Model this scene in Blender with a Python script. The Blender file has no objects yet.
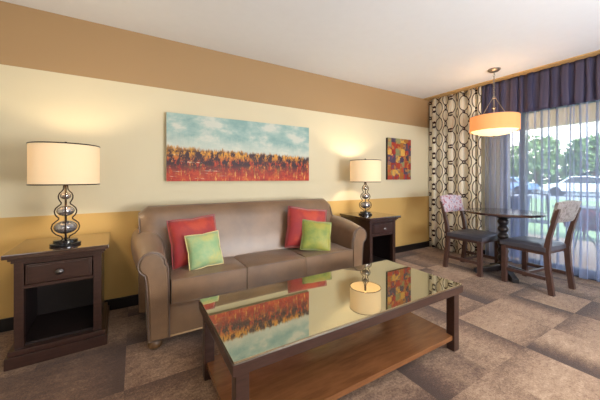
import bpy, bmesh, math, random
from mathutils import Vector, Matrix, noise
PI = math.pi
C = bpy.context.scene.collection
rnd = random.Random(7)

# ------------------------------------------------------------------ materials
def srgb(r, g, b):
    def f(c):
        c /= 255.0
        return c / 12.92 if c <= .04045 else ((c + .055) / 1.055) ** 2.4
    return (f(r), f(g), f(b), 1.0)

def new_mat(name):
    m = bpy.data.materials.new(name); m.use_nodes = True
    nt = m.node_tree; nt.nodes.clear()
    out = nt.nodes.new('ShaderNodeOutputMaterial')
    return m, nt, out

class N:
    """small node-tree helper"""
    def __init__(s, nt): s.nt = nt
    def add(s, t, **kw):
        n = s.nt.nodes.new(t)
        for k, v in kw.items(): setattr(n, k, v)
        return n
    def link(s, a, b): s.nt.links.new(a, b)
    def put(s, sock, v):
        if hasattr(v, 'is_output') or isinstance(v, bpy.types.NodeSocket): s.link(v, sock)
        else: sock.default_value = v
    def math(s, op, a, b=0.0, c=0.0, clamp=False):
        n = s.add('ShaderNodeMath', operation=op, use_clamp=clamp)
        s.put(n.inputs[0], a); s.put(n.inputs[1], b); s.put(n.inputs[2], c)
        return n.outputs[0]
    def mix(s, f, a, b, mode='MIX'):
        n = s.add('ShaderNodeMix', data_type='RGBA', blend_type=mode)
        s.put(n.inputs[0], f); s.put(n.inputs[6], a); s.put(n.inputs[7], b)
        return n.outputs[2]
    def noise(s, vec, scale, detail=3, rough=.5):
        n = s.add('ShaderNodeTexNoise')
        if vec is not None: s.link(vec, n.inputs['Vector'])
        n.inputs['Scale'].default_value = scale; n.inputs['Detail'].default_value = detail
        n.inputs['Roughness'].default_value = rough
        return n.outputs[0]
    def ramp(s, f, stops, interp='LINEAR'):
        n = s.add('ShaderNodeValToRGB'); cr = n.color_ramp; cr.interpolation = interp
        while len(cr.elements) > 1: cr.elements.remove(cr.elements[-1])
        cr.elements[0].position = stops[0][0]; cr.elements[0].color = stops[0][1]
        for p, c in stops[1:]:
            e = cr.elements.new(p); e.color = c
        s.put(n.inputs[0], f)
        return n.outputs[0]
    def mapping(s, vec, scale=(1, 1, 1), loc=(0, 0, 0)):
        n = s.add('ShaderNodeMapping'); s.link(vec, n.inputs[0])
        n.inputs['Scale'].default_value = scale; n.inputs['Location'].default_value = loc
        return n.outputs[0]
    def coord(s, which='Object'):
        return s.add('ShaderNodeTexCoord').outputs[which]
    def bump(s, h, strength=.2, dist=.01):
        n = s.add('ShaderNodeBump'); n.inputs['Strength'].default_value = strength
        n.inputs['Distance'].default_value = dist; s.link(h, n.inputs['Height'])
        return n.outputs[0]

def pbr(name, col, rough=.5, metal=0.0, var=.12, scale=12, stretch=(1, 1, 1), bump=0.0, bscale=80, spec=.5, col2=None, coat=0.0, sheen=0.0):
    m, nt, out = new_mat(name); n = N(nt)
    b = n.add('ShaderNodeBsdfPrincipled'); n.link(b.outputs[0], out.inputs[0])
    v = n.mapping(n.coord(), stretch)
    f = n.noise(v, scale, 4, .6)
    f = n.ramp(f, [(.3, (0, 0, 0, 1)), (.7, (1, 1, 1, 1))])
    c2 = col2 or tuple(max(0, x * (1 - 2 * var)) for x in col[:3]) + (1,)
    n.link(n.mix(f, col, c2), b.inputs['Base Color'])
    b.inputs['Roughness'].default_value = rough; b.inputs['Metallic'].default_value = metal
    b.inputs['Specular IOR Level'].default_value = spec
    b.inputs['Coat Weight'].default_value = coat
    b.inputs['Sheen Weight'].default_value = sheen
    if bump: n.link(n.bump(n.noise(n.coord(), bscale, 4, .6), bump, .004), b.inputs['Normal'])
    return m

M = {}
M['ceiling'] = pbr('ceiling_paint', srgb(230, 232, 236), .9, var=.01, bump=.15, bscale=120)
M['cream_wall'] = pbr('cream_paint', srgb(226, 216, 188), .85, var=.01)
M['white'] = pbr('white_paint', srgb(235, 232, 225), .6, var=.02)
M['baseboard'] = pbr('black_baseboard', srgb(24, 20, 22), .4)
M['wood'] = pbr('espresso_wood', srgb(66, 42, 35), .3, var=.25, scale=9, stretch=(1.2, 9, 9), coat=.25)
M['polished'] = pbr('polished_espresso_top', srgb(66, 44, 36), .09, var=.15, scale=9, stretch=(1.2, 9, 9), coat=1.0, spec=1.0)
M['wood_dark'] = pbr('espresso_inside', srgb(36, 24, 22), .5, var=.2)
M['shelf_wood'] = pbr('walnut_shelf', srgb(134, 86, 52), .24, var=.2, scale=5, stretch=(1.0, 7, 7), coat=.2)
M['chair_wood'] = pbr('chair_wood', srgb(88, 62, 54), .36, var=.2, scale=14, stretch=(6, 6, 1))
M['pedestal'] = pbr('black_wood', srgb(44, 38, 40), .3, var=.1, coat=.3)
M['din_top'] = pbr('dark_tabletop', srgb(66, 46, 42), .22, var=.15, scale=6, stretch=(1, 6, 1), coat=.5)
M['leather'] = pbr('taupe_leather', srgb(132, 101, 73), .33, var=.2, scale=4, bump=.35, bscale=160, spec=.8, sheen=.1)
M['leather_pipe'] = pbr('leather_piping', srgb(112, 94, 84), .4, var=.1)
M['gold_welt'] = pbr('tan_welt', srgb(176, 140, 96), .4, var=.1)
M['foot_wood'] = pbr('bun_foot', srgb(110, 78, 48), .35)
M['seat_leather'] = pbr('charcoal_leather', srgb(78, 78, 88), .34, var=.1, bump=.2, spec=.6)
M['bronze'] = pbr('dark_bronze', srgb(70, 56, 46), .35, metal=.7)
M['brushed'] = pbr('brushed_nickel', srgb(165, 155, 145), .35, metal=.9)
M['black_base'] = pbr('black_lacquer', srgb(22, 22, 26), .15, coat=.6)
M['knob'] = pbr('pewter_knob', srgb(110, 105, 105), .3, metal=.9)
M['outdoor_metal'] = pbr('outdoor_black_metal', srgb(60, 66, 74), .4, metal=.5)
M['frame_alu'] = pbr('bronze_aluminium', srgb(86, 92, 108), .4, metal=.3)
M['concrete'] = pbr('patio_concrete', srgb(205, 170, 140), .9, var=.06, scale=5)
M['grass'] = pbr('lawn', srgb(146, 164, 116), .9, var=.2, scale=8)
M['asphalt'] = pbr('asphalt', srgb(150, 152, 156), .9, var=.05)
M['stucco'] = pbr('stucco', srgb(226, 204, 176), .9, var=.03)
M['trunk'] = pbr('bark', srgb(110, 88, 70), .9, var=.2)
M['leaf'] = pbr('foliage', srgb(138, 168, 110), .8, var=.3, scale=3, stretch=(3, 3, 3))
M['leaf2'] = pbr('foliage_pale', srgb(158, 186, 128), .8, var=.3, scale=3, stretch=(3, 3, 3))
M['red_leaf'] = pbr('red_shrub_leaf', srgb(140, 70, 80), .8, var=.3, scale=14)
M['car_blue'] = pbr('car_paint_blue', srgb(120, 150, 190), .25, coat=.6, var=.02)
M['car_white'] = pbr('car_paint_white', srgb(225, 228, 232), .25, coat=.6, var=.01)
M['car_glass'] = pbr('car_glass', srgb(50, 60, 72), .1)
M['tyre'] = pbr('tyre', srgb(30, 30, 32), .8)
M['blue_plastic'] = pbr('blue_plastic', srgb(50, 84, 150), .45, var=.05)
M['green_trim'] = pbr('cream_trim', srgb(232, 214, 150), .7)
M['socket'] = pbr('socket_white', srgb(240, 238, 230), .5)

def banded_wall():
    m, nt, out = new_mat('banded_wall_paint'); n = N(nt)
    b = n.add('ShaderNodeBsdfPrincipled'); n.link(b.outputs[0], out.inputs[0])
    z = n.add('ShaderNodeSeparateXYZ'); n.link(n.add('ShaderNodeNewGeometry').outputs['Position'], z.inputs[0])
    zz = z.outputs[2]
    c = n.ramp(n.math('DIVIDE', zz, 2.5), [(0, srgb(206, 168, 100)), (.834 / 2.5, srgb(218, 206, 174)), (1.968 / 2.5, srgb(170, 138, 98))], 'CONSTANT')
    f = n.noise(n.coord(), 2.5, 3)
    c = n.mix(n.math('MULTIPLY', f, .06), c, (0.2, .12, .05, 1))
    n.link(c, b.inputs['Base Color']); b.inputs['Roughness'].default_value = .75
    n.link(n.bump(n.noise(n.coord(), 150, 3), .12, .003), b.inputs['Normal'])
    return m
M['wall_band'] = banded_wall()

def carpet_mat():
    m, nt, out = new_mat('carpet_tiles'); n = N(nt)
    b = n.add('ShaderNodeBsdfPrincipled'); n.link(b.outputs[0], out.inputs[0])
    a = n.add('ShaderNodeAttribute', attribute_name='tone').outputs['Fac']
    co = n.coord()
    fine = n.noise(co, 190, 5, .7)
    mid = n.noise(n.mapping(co, (1, 1.6, 1)), 14, 5, .7)
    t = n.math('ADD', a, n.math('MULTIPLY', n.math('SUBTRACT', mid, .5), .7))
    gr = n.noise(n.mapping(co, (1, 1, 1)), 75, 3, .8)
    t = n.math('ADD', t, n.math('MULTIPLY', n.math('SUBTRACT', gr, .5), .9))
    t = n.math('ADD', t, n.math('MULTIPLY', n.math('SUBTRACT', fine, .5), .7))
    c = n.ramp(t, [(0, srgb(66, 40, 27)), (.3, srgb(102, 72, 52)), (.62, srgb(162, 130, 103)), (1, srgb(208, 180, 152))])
    n.link(c, b.inputs['Base Color']); b.inputs['Roughness'].default_value = .85
    b.inputs['Sheen Weight'].default_value = .15
    n.link(n.bump(fine, .5, .006), b.inputs['Normal'])
    return m
M['carpet'] = carpet_mat()

def fabric_pattern():
    m, nt, out = new_mat('chain_pattern_fabric'); n = N(nt)
    uv = n.coord('UV'); s = n.add('ShaderNodeSeparateXYZ'); n.link(uv, s.inputs[0])
    u, v = s.outputs[0], s.outputs[1]
    PU, PV = .34, .25
    def ring(du, dv, rx, rz, pu=PU, pv=PV, w=.13, power=2.0):
        x = n.math('ABSOLUTE', n.math('DIVIDE', n.math('SUBTRACT', n.math('PINGPONG', n.math('ADD', u, du), pu / 2), 0), rx))
        z = n.math('ABSOLUTE', n.math('DIVIDE', n.math('PINGPONG', n.math('ADD', v, dv), pv / 2), rz))
        r = n.math('POWER', n.math('ADD', n.math('POWER', x, power), n.math('POWER', z, power)), 1 / power)
        d = n.math('ABSOLUTE', n.math('SUBTRACT', r, 1))
        return n.math('LESS_THAN', d, w)
    k = ring(0, 0, .098, .112, w=.06, power=2.4)
    for q in (ring(PU / 2, PV / 2, .062, .098, w=.085), ring(PU / 2, 0, .03, .045, w=.25), ring(0, PV / 2, .04, .026, w=.25)):
        k = n.math('MAXIMUM', k, q)
    wv = n.noise(n.mapping(uv, (1, .05, 1)), 260, 2)
    base = n.mix(n.math('MULTIPLY', wv, .3), srgb(250, 242, 224), srgb(228, 216, 192))
    c = n.mix(k, base, srgb(66, 46, 44))
    d = n.add('ShaderNodeBsdfDiffuse'); t = n.add('ShaderNodeBsdfTranslucent'); mx = n.add('ShaderNodeMixShader')
    n.link(c, d.inputs[0]); n.link(c, t.inputs[0]); mx.inputs[0].default_value = .2
    n.link(d.outputs[0], mx.inputs[1]); n.link(t.outputs[0], mx.inputs[2]); n.link(mx.outputs[0], out.inputs[0])
    return m
M['drape'] = fabric_pattern()

def cloth_mat(name, col, trans=.3, alpha=1.0, edge=0.0, stripes=0.0, col2=None):
    m, nt, out = new_mat(name); n = N(nt)
    c = col
    if col2:
        c = n.mix(n.ramp(n.noise(n.mapping(n.coord('UV'), (1, .02, 1)), 14, 3), [(.35, (0, 0, 0, 1)), (.65, (1, 1, 1, 1))]), col, col2)
    d = n.add('ShaderNodeBsdfDiffuse'); t = n.add('ShaderNodeBsdfTranslucent'); mx = n.add('ShaderNodeMixShader')
    n.put(d.inputs[0], c); n.put(t.inputs[0], c); mx.inputs[0].default_value = trans
    n.link(d.outputs[0], mx.inputs[1]); n.link(t.outputs[0], mx.inputs[2])
    if alpha < 1:
        tr = n.add('ShaderNodeBsdfTransparent'); m2 = n.add('ShaderNodeMixShader')
        lw = n.add('ShaderNodeLayerWeight'); lw.inputs[0].default_value = .5
        f = n.math('ADD', alpha, n.math('MULTIPLY', n.math('POWER', lw.outputs['Facing'], 2.0), edge), clamp=True)
        n.link(f, m2.inputs[0]); n.link(tr.outputs[0], m2.inputs[1]); n.link(mx.outputs[0], m2.inputs[2])
        n.link(m2.outputs[0], out.inputs[0])
    else: n.link(mx.outputs[0], out.inputs[0])
    return m
M['valance'] = cloth_mat('navy_valance_cloth', srgb(78, 80, 112), .35, .92, .08, col2=srgb(112, 104, 124))
M['sheer'] = cloth_mat('blue_grey_sheer', srgb(182, 192, 222), .65, .44, 1.3)
M['canvas_edge'] = pbr('canvas_edge', srgb(196, 190, 170), .8)

def lampshade(name, col, emis, strength):
    m, nt, out = new_mat(name); n = N(nt)
    d = n.add('ShaderNodeBsdfDiffuse'); t = n.add('ShaderNodeBsdfTranslucent'); mx = n.add('ShaderNodeMixShader')
    w = n.noise(n.mapping(n.coord(), (1, 1, 8)), 60, 3)
    c = n.mix(n.math('MULTIPLY', w, .15), col, tuple(x * .8 for x in col[:3]) + (1,))
    n.link(c, d.inputs[0]); n.link(c, t.inputs[0]); mx.inputs[0].default_value = .22
    n.link(d.outputs[0], mx.inputs[1]); n.link(t.outputs[0], mx.inputs[2])
    e = n.add('ShaderNodeEmission'); e.inputs[0].default_value = emis; e.inputs[1].default_value = strength
    ad = n.add('ShaderNodeAddShader'); n.link(mx.outputs[0], ad.inputs[0]); n.link(e.outputs[0], ad.inputs[1])
    n.link(ad.outputs[0], out.inputs[0])
    return m
M['shade'] = lampshade('cream_linen_shade', srgb(232, 212, 180), srgb(255, 232, 190), .22)
M['orange_shade'] = lampshade('orange_drum_shade', srgb(238, 176, 120), srgb(250, 176, 110), .38)
M['diffuser'] = lampshade('lit_diffuser', srgb(255, 244, 214), srgb(255, 232, 180), .85)
M['bulb'] = lampshade('lit_bulb', srgb(255, 244, 214), srgb(255, 226, 170), 3)

def glass_mat(name, col=(.93, .97, .95, 1), ior=1.45, rough=0.0, thin=True):
    m, nt, out = new_mat(name); n = N(nt)
    if thin:
        tr = n.add('ShaderNodeBsdfTransparent'); tr.inputs[0].default_value = col
        g = n.add('ShaderNodeBsdfGlossy'); g.inputs['Roughness'].default_value = .02
        fr = n.add('ShaderNodeFresnel'); fr.inputs[0].default_value = ior
        mx = n.add('ShaderNodeMixShader'); n.link(fr.outputs[0], mx.inputs[0])
        n.link(tr.outputs[0], mx.inputs[1]); n.link(g.outputs[0], mx.inputs[2]); n.link(mx.outputs[0], out.inputs[0])
    return m
M['glass'] = glass_mat('window_glass')

def mercury():
    m, nt, out = new_mat('smoky_mercury_glass'); n = N(nt)
    b = n.add('ShaderNodeBsdfPrincipled'); n.link(b.outputs[0], out.inputs[0])
    f = n.noise(n.coord(), 40, 5, .7)
    n.link(n.ramp(f, [(.35, srgb(120, 118, 122)), (.65, srgb(205, 203, 205))]), b.inputs['Base Color'])
    b.inputs['Metallic'].default_value = .75; b.inputs['Roughness'].default_value = .16
    return m
M['mercury'] = mercury()

def table_glass():
    # glass plate laid directly on the dark wood: a strong, slightly green mirror
    m, nt, out = new_mat('tabletop_glass'); n = N(nt)
    b = n.add('ShaderNodeBsdfPrincipled')
    b.inputs['Base Color'].default_value = srgb(96, 84, 62); b.inputs['Roughness'].default_value = .04
    g = n.add('ShaderNodeBsdfGlossy'); g.inputs[0].default_value = srgb(228, 224, 202); g.inputs['Roughness'].default_value = .025
    f = n.add('ShaderNodeFresnel'); f.inputs[0].default_value = 1.6
    mx = n.add('ShaderNodeMixShader')
    n.link(n.math('ADD', .56, n.math('MULTIPLY', f.outputs[0], .6), clamp=True), mx.inputs[0])
    n.link(b.outputs[0], mx.inputs[1]); n.link(g.outputs[0], mx.inputs[2]); n.link(mx.outputs[0], out.inputs[0])
    return m
M['table_glass'] = table_glass()

def painting_mat():
    m, nt, out = new_mat('abstract_landscape_paint'); n = N(nt)
    b = n.add('ShaderNodeBsdfPrincipled'); n.link(b.outputs[0], out.inputs[0])
    co = n.coord('UV'); s = n.add('ShaderNodeSeparateXYZ'); n.link(co, s.inputs[0]); u, v = s.outputs[0], s.outputs[1]
    # u in 0..2.44 , v in 0..1
    sk = n.noise(n.mapping(co, (1, 1.6, 1)), 2.2, 5, .6)
    sky = n.ramp(sk, [(.36, srgb(128, 162, 158)), (.5, srgb(158, 182, 174)), (.6, srgb(200, 202, 188))])
    ln = n.noise(n.mapping(co, (1.2, .25, 1)), 22, 4, .7)      # vertical streaks
    hz = n.noise(n.mapping(co, (.25, 2.2, 1)), 9, 4, .7)        # horizontal streaks
    bl = n.noise(co, 7, 5, .7)
    low = n.ramp(bl, [(.3, srgb(84, 30, 26)), (.43, srgb(166, 44, 26)), (.55, srgb(186, 66, 32)), (.68, srgb(206, 136, 50))])
    low = n.mix(n.ramp(ln, [(.56, (0, 0, 0, 1)), (.66, (1, 1, 1, 1))]), low, srgb(226, 170, 84))
    left = n.ramp(u, [(.5, (1, 1, 1, 1)), (1.3, (0, 0, 0, 1))])
    low = n.mix(n.math('MULTIPLY', left, n.ramp(hz, [(.58, (0, 0, 0, 1)), (.64, (1, 1, 1, 1))])), low, srgb(220, 200, 170))
    # dark clumps around v=.35
    dk = n.noise(n.mapping(co, (1.5, .7, 1), (3, 2, 0)), 9, 5, .75)
    bandm = n.ramp(v, [(.05, (0, 0, 0, 1)), (.26, (1, 1, 1, 1)), (.44, (1, 1, 1, 1)), (.56, (0, 0, 0, 1))])
    dark = n.math('MULTIPLY', n.ramp(dk, [(.43, (0, 0, 0, 1)), (.51, (1, 1, 1, 1))]), bandm)
    # yellow glow just under the horizon
    yb = n.ramp(v, [(.3, (0, 0, 0, 1)), (.42, (1, 1, 1, 1))])
    low = n.mix(n.math('MULTIPLY', yb, .75), low, n.mix(bl, srgb(236, 190, 60), srgb(206, 130, 40)))
    low = n.mix(dark, low, srgb(58, 34, 38))
    edge = n.math('ADD', v, n.math('MULTIPLY', n.math('SUBTRACT', n.noise(n.mapping(co, (1.6, .3, 1)), 12, 5, .75), .5), .24))
    edge = n.math('ADD', edge, n.math('MULTIPLY', u, .03))
    sky = n.mix(n.ramp(edge, [(.5, (.8, .8, .8, 1)), (.72, (0, 0, 0, 1))]), sky, srgb(206, 206, 190))
    mk = n.ramp(edge, [(.49, (0, 0, 0, 1)), (.53, (1, 1, 1, 1))])
    n.link(n.mix(mk, low, sky), b.inputs['Base Color']); b.inputs['Roughness'].default_value = .6
    n.link(n.bump(bl, .3, .003), b.inputs['Normal'])
    return m
M['painting'] = painting_mat()

def patch_mat():
    m, nt, out = new_mat('colour_patch_paint'); n = N(nt)
    b = n.add('ShaderNodeBsdfPrincipled'); n.link(b.outputs[0], out.inputs[0])
    co = n.coord('UV')
    br = n.add('ShaderNodeTexVoronoi', distance='CHEBYCHEV'); br.inputs['Scale'].default_value = 6.5; br.inputs['Randomness'].default_value = .55
    n.link(co, br.inputs['Vector'])
    s = n.add('ShaderNodeSeparateColor'); n.link(br.outputs['Color'], s.inputs[0])
    c = n.ramp(s.outputs[0], [(0, srgb(160, 44, 36)), (.2, srgb(80, 66, 92)), (.36, srgb(176, 112, 44)), (.5, srgb(176, 64, 38)), (.64, srgb(150, 150, 100)), (.76, srgb(70, 60, 72)), (.88, srgb(226, 176, 80))], 'CONSTANT')
    v2 = n.add('ShaderNodeTexVoronoi', distance='CHEBYCHEV'); v2.inputs['Scale'].default_value = 15
    n.link(co, v2.inputs['Vector']); s2 = n.add('ShaderNodeSeparateColor'); n.link(v2.outputs['Color'], s2.inputs[0])
    c = n.mix(n.math('MULTIPLY', n.math('GREATER_THAN', s2.outputs[0], .66), .65), c, n.ramp(s2.outputs[1], [(0, srgb(200, 60, 50)), (.33, srgb(220, 150, 60)), (.66, srgb(96, 88, 110))], 'CONSTANT'))
    c = n.mix(n.math('MULTIPLY', n.noise(co, 20, 4), .35), c, srgb(80, 50, 40))
    n.link(c, b.inputs['Base Color']); b.inputs['Roughness'].default_value = .55
    return m
M['patches'] = patch_mat()

def pillow_mat(name, c1, c2, c3, scale=5):
    m, nt, out = new_mat(name); n = N(nt)
    b = n.add('ShaderNodeBsdfPrincipled'); n.link(b.outputs[0], out.inputs[0])
    co = n.coord()
    f = n.noise(co, scale, 4, .6)
    c = n.ramp(f, [(.38, c1), (.52, c2), (.64, c3)])
    n.link(c, b.inputs['Base Color']); b.inputs['Roughness'].default_value = .55; b.inputs['Sheen Weight'].default_value = .3
    n.link(n.bump(n.noise(co, 220, 2), .3, .002), b.inputs['Normal'])
    return m
M['red_pillow'] = pillow_mat('red_pillow_cloth', srgb(146, 32, 40), srgb(158, 40, 33), srgb(182, 62, 36), 7)
M['green_pillow'] = pillow_mat('green_pillow_cloth', srgb(132, 166, 118), srgb(152, 174, 122), srgb(180, 180, 112), 9)
M['lime_pillow'] = pillow_mat('lime_pillow_cloth', srgb(116, 132, 56), srgb(140, 146, 60), srgb(160, 150, 60), 9)
M['floral'] = pillow_mat('floral_back_cloth', srgb(158, 70, 92), srgb(206, 198, 206), srgb(140, 128, 158), 22)
M['floral2'] = pillow_mat('floral_back_cloth_warm', srgb(88, 70, 72), srgb(150, 142, 138), srgb(118, 106, 108), 22)

# ------------------------------------------------------------------ geometry helpers
class MB:
    def __init__(s): s.bm = bmesh.new()
    def _xf(s, vs, rot=None, loc=(0, 0, 0)):
        if rot is not None: bmesh.ops.rotate(s.bm, verts=vs, cent=(0, 0, 0), matrix=rot)
        bmesh.ops.translate(s.bm, verts=vs, vec=loc)
    def box(s, x0, x1, y0, y1, z0, z1, bev=0.0, seg=2):
        r = bmesh.ops.create_cube(s.bm, size=1); vs = r['verts']
        for v in vs:
            v.co = Vector((x0 + (v.co.x + .5) * (x1 - x0), y0 + (v.co.y + .5) * (y1 - y0), z0 + (v.co.z + .5) * (z1 - z0)))
        if bev:
            es = list({e for v in vs for e in v.link_edges})
            bmesh.ops.bevel(s.bm, geom=es, offset=bev, segments=seg, profile=.6, affect='EDGES')
        return s
    def hexa(s, bot, top, bev=0.0):
        """8-corner block from two quads (lists of 4 points, same order)"""
        vs = [s.bm.verts.new(p) for p in bot] + [s.bm.verts.new(p) for p in top]
        fs = [s.bm.faces.new([vs[i] for i in q]) for q in ((3, 2, 1, 0), (4, 5, 6, 7), (0, 1, 5, 4), (1, 2, 6, 5), (2, 3, 7, 6), (3, 0, 4, 7))]
        bmesh.ops.recalc_face_normals(s.bm, faces=fs)
        if bev:
            es = list({e for f in fs for e in f.edges})
            bmesh.ops.bevel(s.bm, geom=es, offset=bev, segments=2, profile=.6, affect='EDGES')
        return s
    def tube(s, pts, r, n=8, closed=False, cap=True):
        pts = [Vector(p) for p in pts]; rings = []; L = len(pts)
        up = None
        for i, p in enumerate(pts):
            a = pts[(i - 1) % L] if (closed or i > 0) else p
            b = pts[(i + 1) % L] if (closed or i < L - 1) else p
            t = (b - a).normalized()
            if up is None:
                up = Vector((0, 0, 1)) if abs(t.z) < .9 else Vector((1, 0, 0))
            x = up.cross(t)
            if x.length < 1e-4: x = Vector((0, 1, 0)).cross(t)
            x.normalize(); y = t.cross(x).normalized(); up = y
            rr = r[i] if isinstance(r, (list, tuple)) else r
            rings.append([s.bm.verts.new(p + rr * (math.cos(2 * PI * k / n) * x + math.sin(2 * PI * k / n) * y)) for k in range(n)])
        for i in range(L if closed else L - 1):
            A, B = rings[i], rings[(i + 1) % L]
            for k in range(n): s.bm.faces.new((A[k], A[(k + 1) % n], B[(k + 1) % n], B[k]))
        if cap and not closed:
            s.bm.faces.new(rings[0][::-1]); s.bm.faces.new(rings[-1])
        return s
    def lathe(s, prof, n=32, cx=0, cy=0, cap=True, twist=None):
        """prof = [(r, z)...] bottom to top"""
        rings = []
        for r, z in prof:
            rings.append([s.bm.verts.new((cx + max(r, 1e-4) * math.cos(2 * PI * k / n), cy + max(r, 1e-4) * math.sin(2 * PI * k / n), z)) for k in range(n)])
        for A, B in zip(rings, rings[1:]):
            for k in range(n): s.bm.faces.new((A[k], A[(k + 1) % n], B[(k + 1) % n], B[k]))
        if cap:
            s.bm.faces.new(rings[0][::-1]); s.bm.faces.new(rings[-1])
        return s
    def prism(s, poly, y0, y1, axis='Y', bev=0.0):
        """poly in (a,b); extruded along axis"""
        def P(a, b, t):
            return {'Y': (a, t, b), 'X': (t, a, b), 'Z': (a, b, t)}[axis]
        A = [s.bm.verts.new(P(a, b, y0)) for a, b in poly]; B = [s.bm.verts.new(P(a, b, y1)) for a, b in poly]
        n = len(poly); fs = [s.bm.faces.new(A), s.bm.faces.new(B[::-1])]
        for i in range(n): fs.append(s.bm.faces.new((A[i], B[i], B[(i + 1) % n], A[(i + 1) % n])))
        bmesh.ops.recalc_face_normals(s.bm, faces=fs)
        if bev:
            es = list(fs[0].edges) + list(fs[1].edges)
            bmesh.ops.bevel(s.bm, geom=es, offset=bev, segments=3, profile=.5, affect='EDGES')
        return s
    def ball(s, c, rx, ry=None, rz=None, sub=3):
        r = bmesh.ops.create_icosphere(s.bm, subdivisions=sub, radius=1)
        for v in r['verts']: v.co = Vector((c[0] + v.co.x * rx, c[1] + v.co.y * (ry or rx), c[2] + v.co.z * (rz or rx)))
        return s
    def build(s, name, mat, parent=None, smooth=40, mods=None):
        me = bpy.data.meshes.new(name); s.bm.to_mesh(me); s.bm.free()
        me.materials.append(mat)
        if smooth:
            for p in me.polygons: p.use_smooth = True
            try: me.set_sharp_from_angle(angle=math.radians(smooth))
            except Exception: pass
        o = bpy.data.objects.new(name, me); C.objects.link(o)
        if parent: o.parent = parent
        if smooth and smooth < 100:
            w = o.modifiers.new('wn', 'WEIGHTED_NORMAL'); w.keep_sharp = True
        return o

def thing(name, label, cat, loc=(0, 0, 0), rotz=0, group=None):
    o = bpy.data.objects.new(name, None); C.objects.link(o); o.empty_display_size = .1
    o.location = loc; o.rotation_euler = (0, 0, rotz)
    o['label'] = label; o['category'] = cat
    if group: o['group'] = group
    return o
def tag(o, label, cat, group=None):
    o['label'] = label; o['category'] = cat
    if group: o['group'] = group
    return o
def struct(o): o['kind'] = 'structure'; return o
def dup(root, loc, rotz=None, label=None):
    r = root.copy(); C.objects.link(r); r.location = loc
    if rotz is not None: r.rotation_euler = (0, 0, rotz)
    if label: r['label'] = label
    for ch in list(root.children):
        c = ch.copy(); C.objects.link(c); c.parent = r
        for g in list(ch.children):
            d = g.copy(); C.objects.link(d); d.parent = c
    return r
def subsurf(o, lv=2):
    m = o.modifiers.new('s', 'SUBSURF'); m.levels = lv; m.render_levels = lv

# ------------------------------------------------------------------ room shell
WY, WX, CH = 2.888, 4.36, 2.44
X0, Y0 = -2.3, -2.2
# carpet: 46 cm tiles, each with its own gradient
def carpet():
    bm = bmesh.new(); lay = bm.loops.layers.float_color.new('tone') if False else None
    me = bpy.data.meshes.new('floor'); T = .46; K = 6
    verts, faces, tone = [], [], []
    i0 = math.floor((X0 - 2.25) / T); i1 = math.ceil((WX + .1 - 2.25) / T)
    j0 = math.floor((Y0 - .83) / T); j1 = math.ceil((WY + .02 - .83) / T)
    # direction: side on which the tile is dark; amp; base
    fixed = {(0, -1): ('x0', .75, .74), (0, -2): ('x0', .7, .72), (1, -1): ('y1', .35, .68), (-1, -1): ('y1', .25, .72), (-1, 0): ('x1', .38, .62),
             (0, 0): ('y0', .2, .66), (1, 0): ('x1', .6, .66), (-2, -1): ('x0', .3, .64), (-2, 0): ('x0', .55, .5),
             (-6, 2): ('x1', .3, .30), (-7, 2): ('x0', .4, .34), (-5, 2): ('x1', .25, .5), (-4, 2): ('x0', .2, .56), (-5, 1): ('y1', .3, .5), (-4, 1): ('x0', .5, .34), (-6, 1): ('y0', .3, .44), (-3, 0): ('y0', .3, .5), (-3, 1): ('x0', .4, .5)}  # left tiles: lower base tone puts the light falloff into the colour
    for i in range(i0, i1):
        for j in range(j0, j1):
            xa, ya = 2.25 + i * T, .83 + j * T
            d, amp, base = fixed.get((i, j)) or (rnd.choice(['x0', 'x1', 'y0', 'y1']), rnd.choice([.15, .3, .45, .65]), rnd.uniform(.48, .72))
            b = len(verts)
            for p in range(K + 1):
                for q in range(K + 1):
                    s, t = p / K, q / K
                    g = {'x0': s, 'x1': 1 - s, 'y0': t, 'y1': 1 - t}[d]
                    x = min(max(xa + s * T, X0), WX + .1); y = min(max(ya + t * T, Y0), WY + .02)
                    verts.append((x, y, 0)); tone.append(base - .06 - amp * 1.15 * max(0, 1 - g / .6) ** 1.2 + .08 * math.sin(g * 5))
            for p in range(K):
                for q in range(K):
                    a = b + p * (K + 1) + q
                    faces.append((a, a + K + 1, a + K + 2, a + 1))
    me.from_pydata(verts, [], faces); me.update()
    at = me.attributes.new('tone', 'FLOAT', 'POINT')
    for k, t in enumerate(tone): at.data[k].value = t
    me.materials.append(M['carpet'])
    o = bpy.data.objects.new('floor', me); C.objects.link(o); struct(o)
carpet()
struct(MB().box(X0, WX + .1, Y0, WY + .1, -.2, -.004).build('trim_8', M['wood_dark']))
struct(MB().box(X0 - .1, WX + .2, Y0 - .1, WY + .1, CH, CH + .15).build('ceiling', M['ceiling']))
struct(MB().box(X0, WX + .15, WY, WY + .12, 0, CH).build('wall_left', M['wall_band']))
struct(MB().box(X0 - .12, X0, Y0, WY, 0, CH).build('wall_back', M['cream_wall']))
struct(MB().box(X0, WX, Y0 - .12, Y0, 0, CH).build('wall_right', M['cream_wall']))
# window wall with the sliding door opening
OY0, OY1, OZ = -.75, 1.87, 2.08
w = MB().box(WX, WX + .15, OY1, WY, 0, CH).box(WX, WX + .15, Y0, OY0, 0, CH).box(WX, WX + .15, OY0, OY1, OZ, CH)
struct(w.build('wall_front', M['cream_wall']))
struct(MB().box(X0, WX, WY - .014, WY, 0, .095, .004).build('baseboard_left', M['baseboard']))
struct(MB().box(WX - .014, WX, OY1, WY - .015, 0, .095, .004).build('baseboard_front', M['baseboard']))
struct(MB().box(X0, WX - .02, Y0, Y0 + .014, 0, .095).build('baseboard_right', M['baseboard']))
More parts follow.
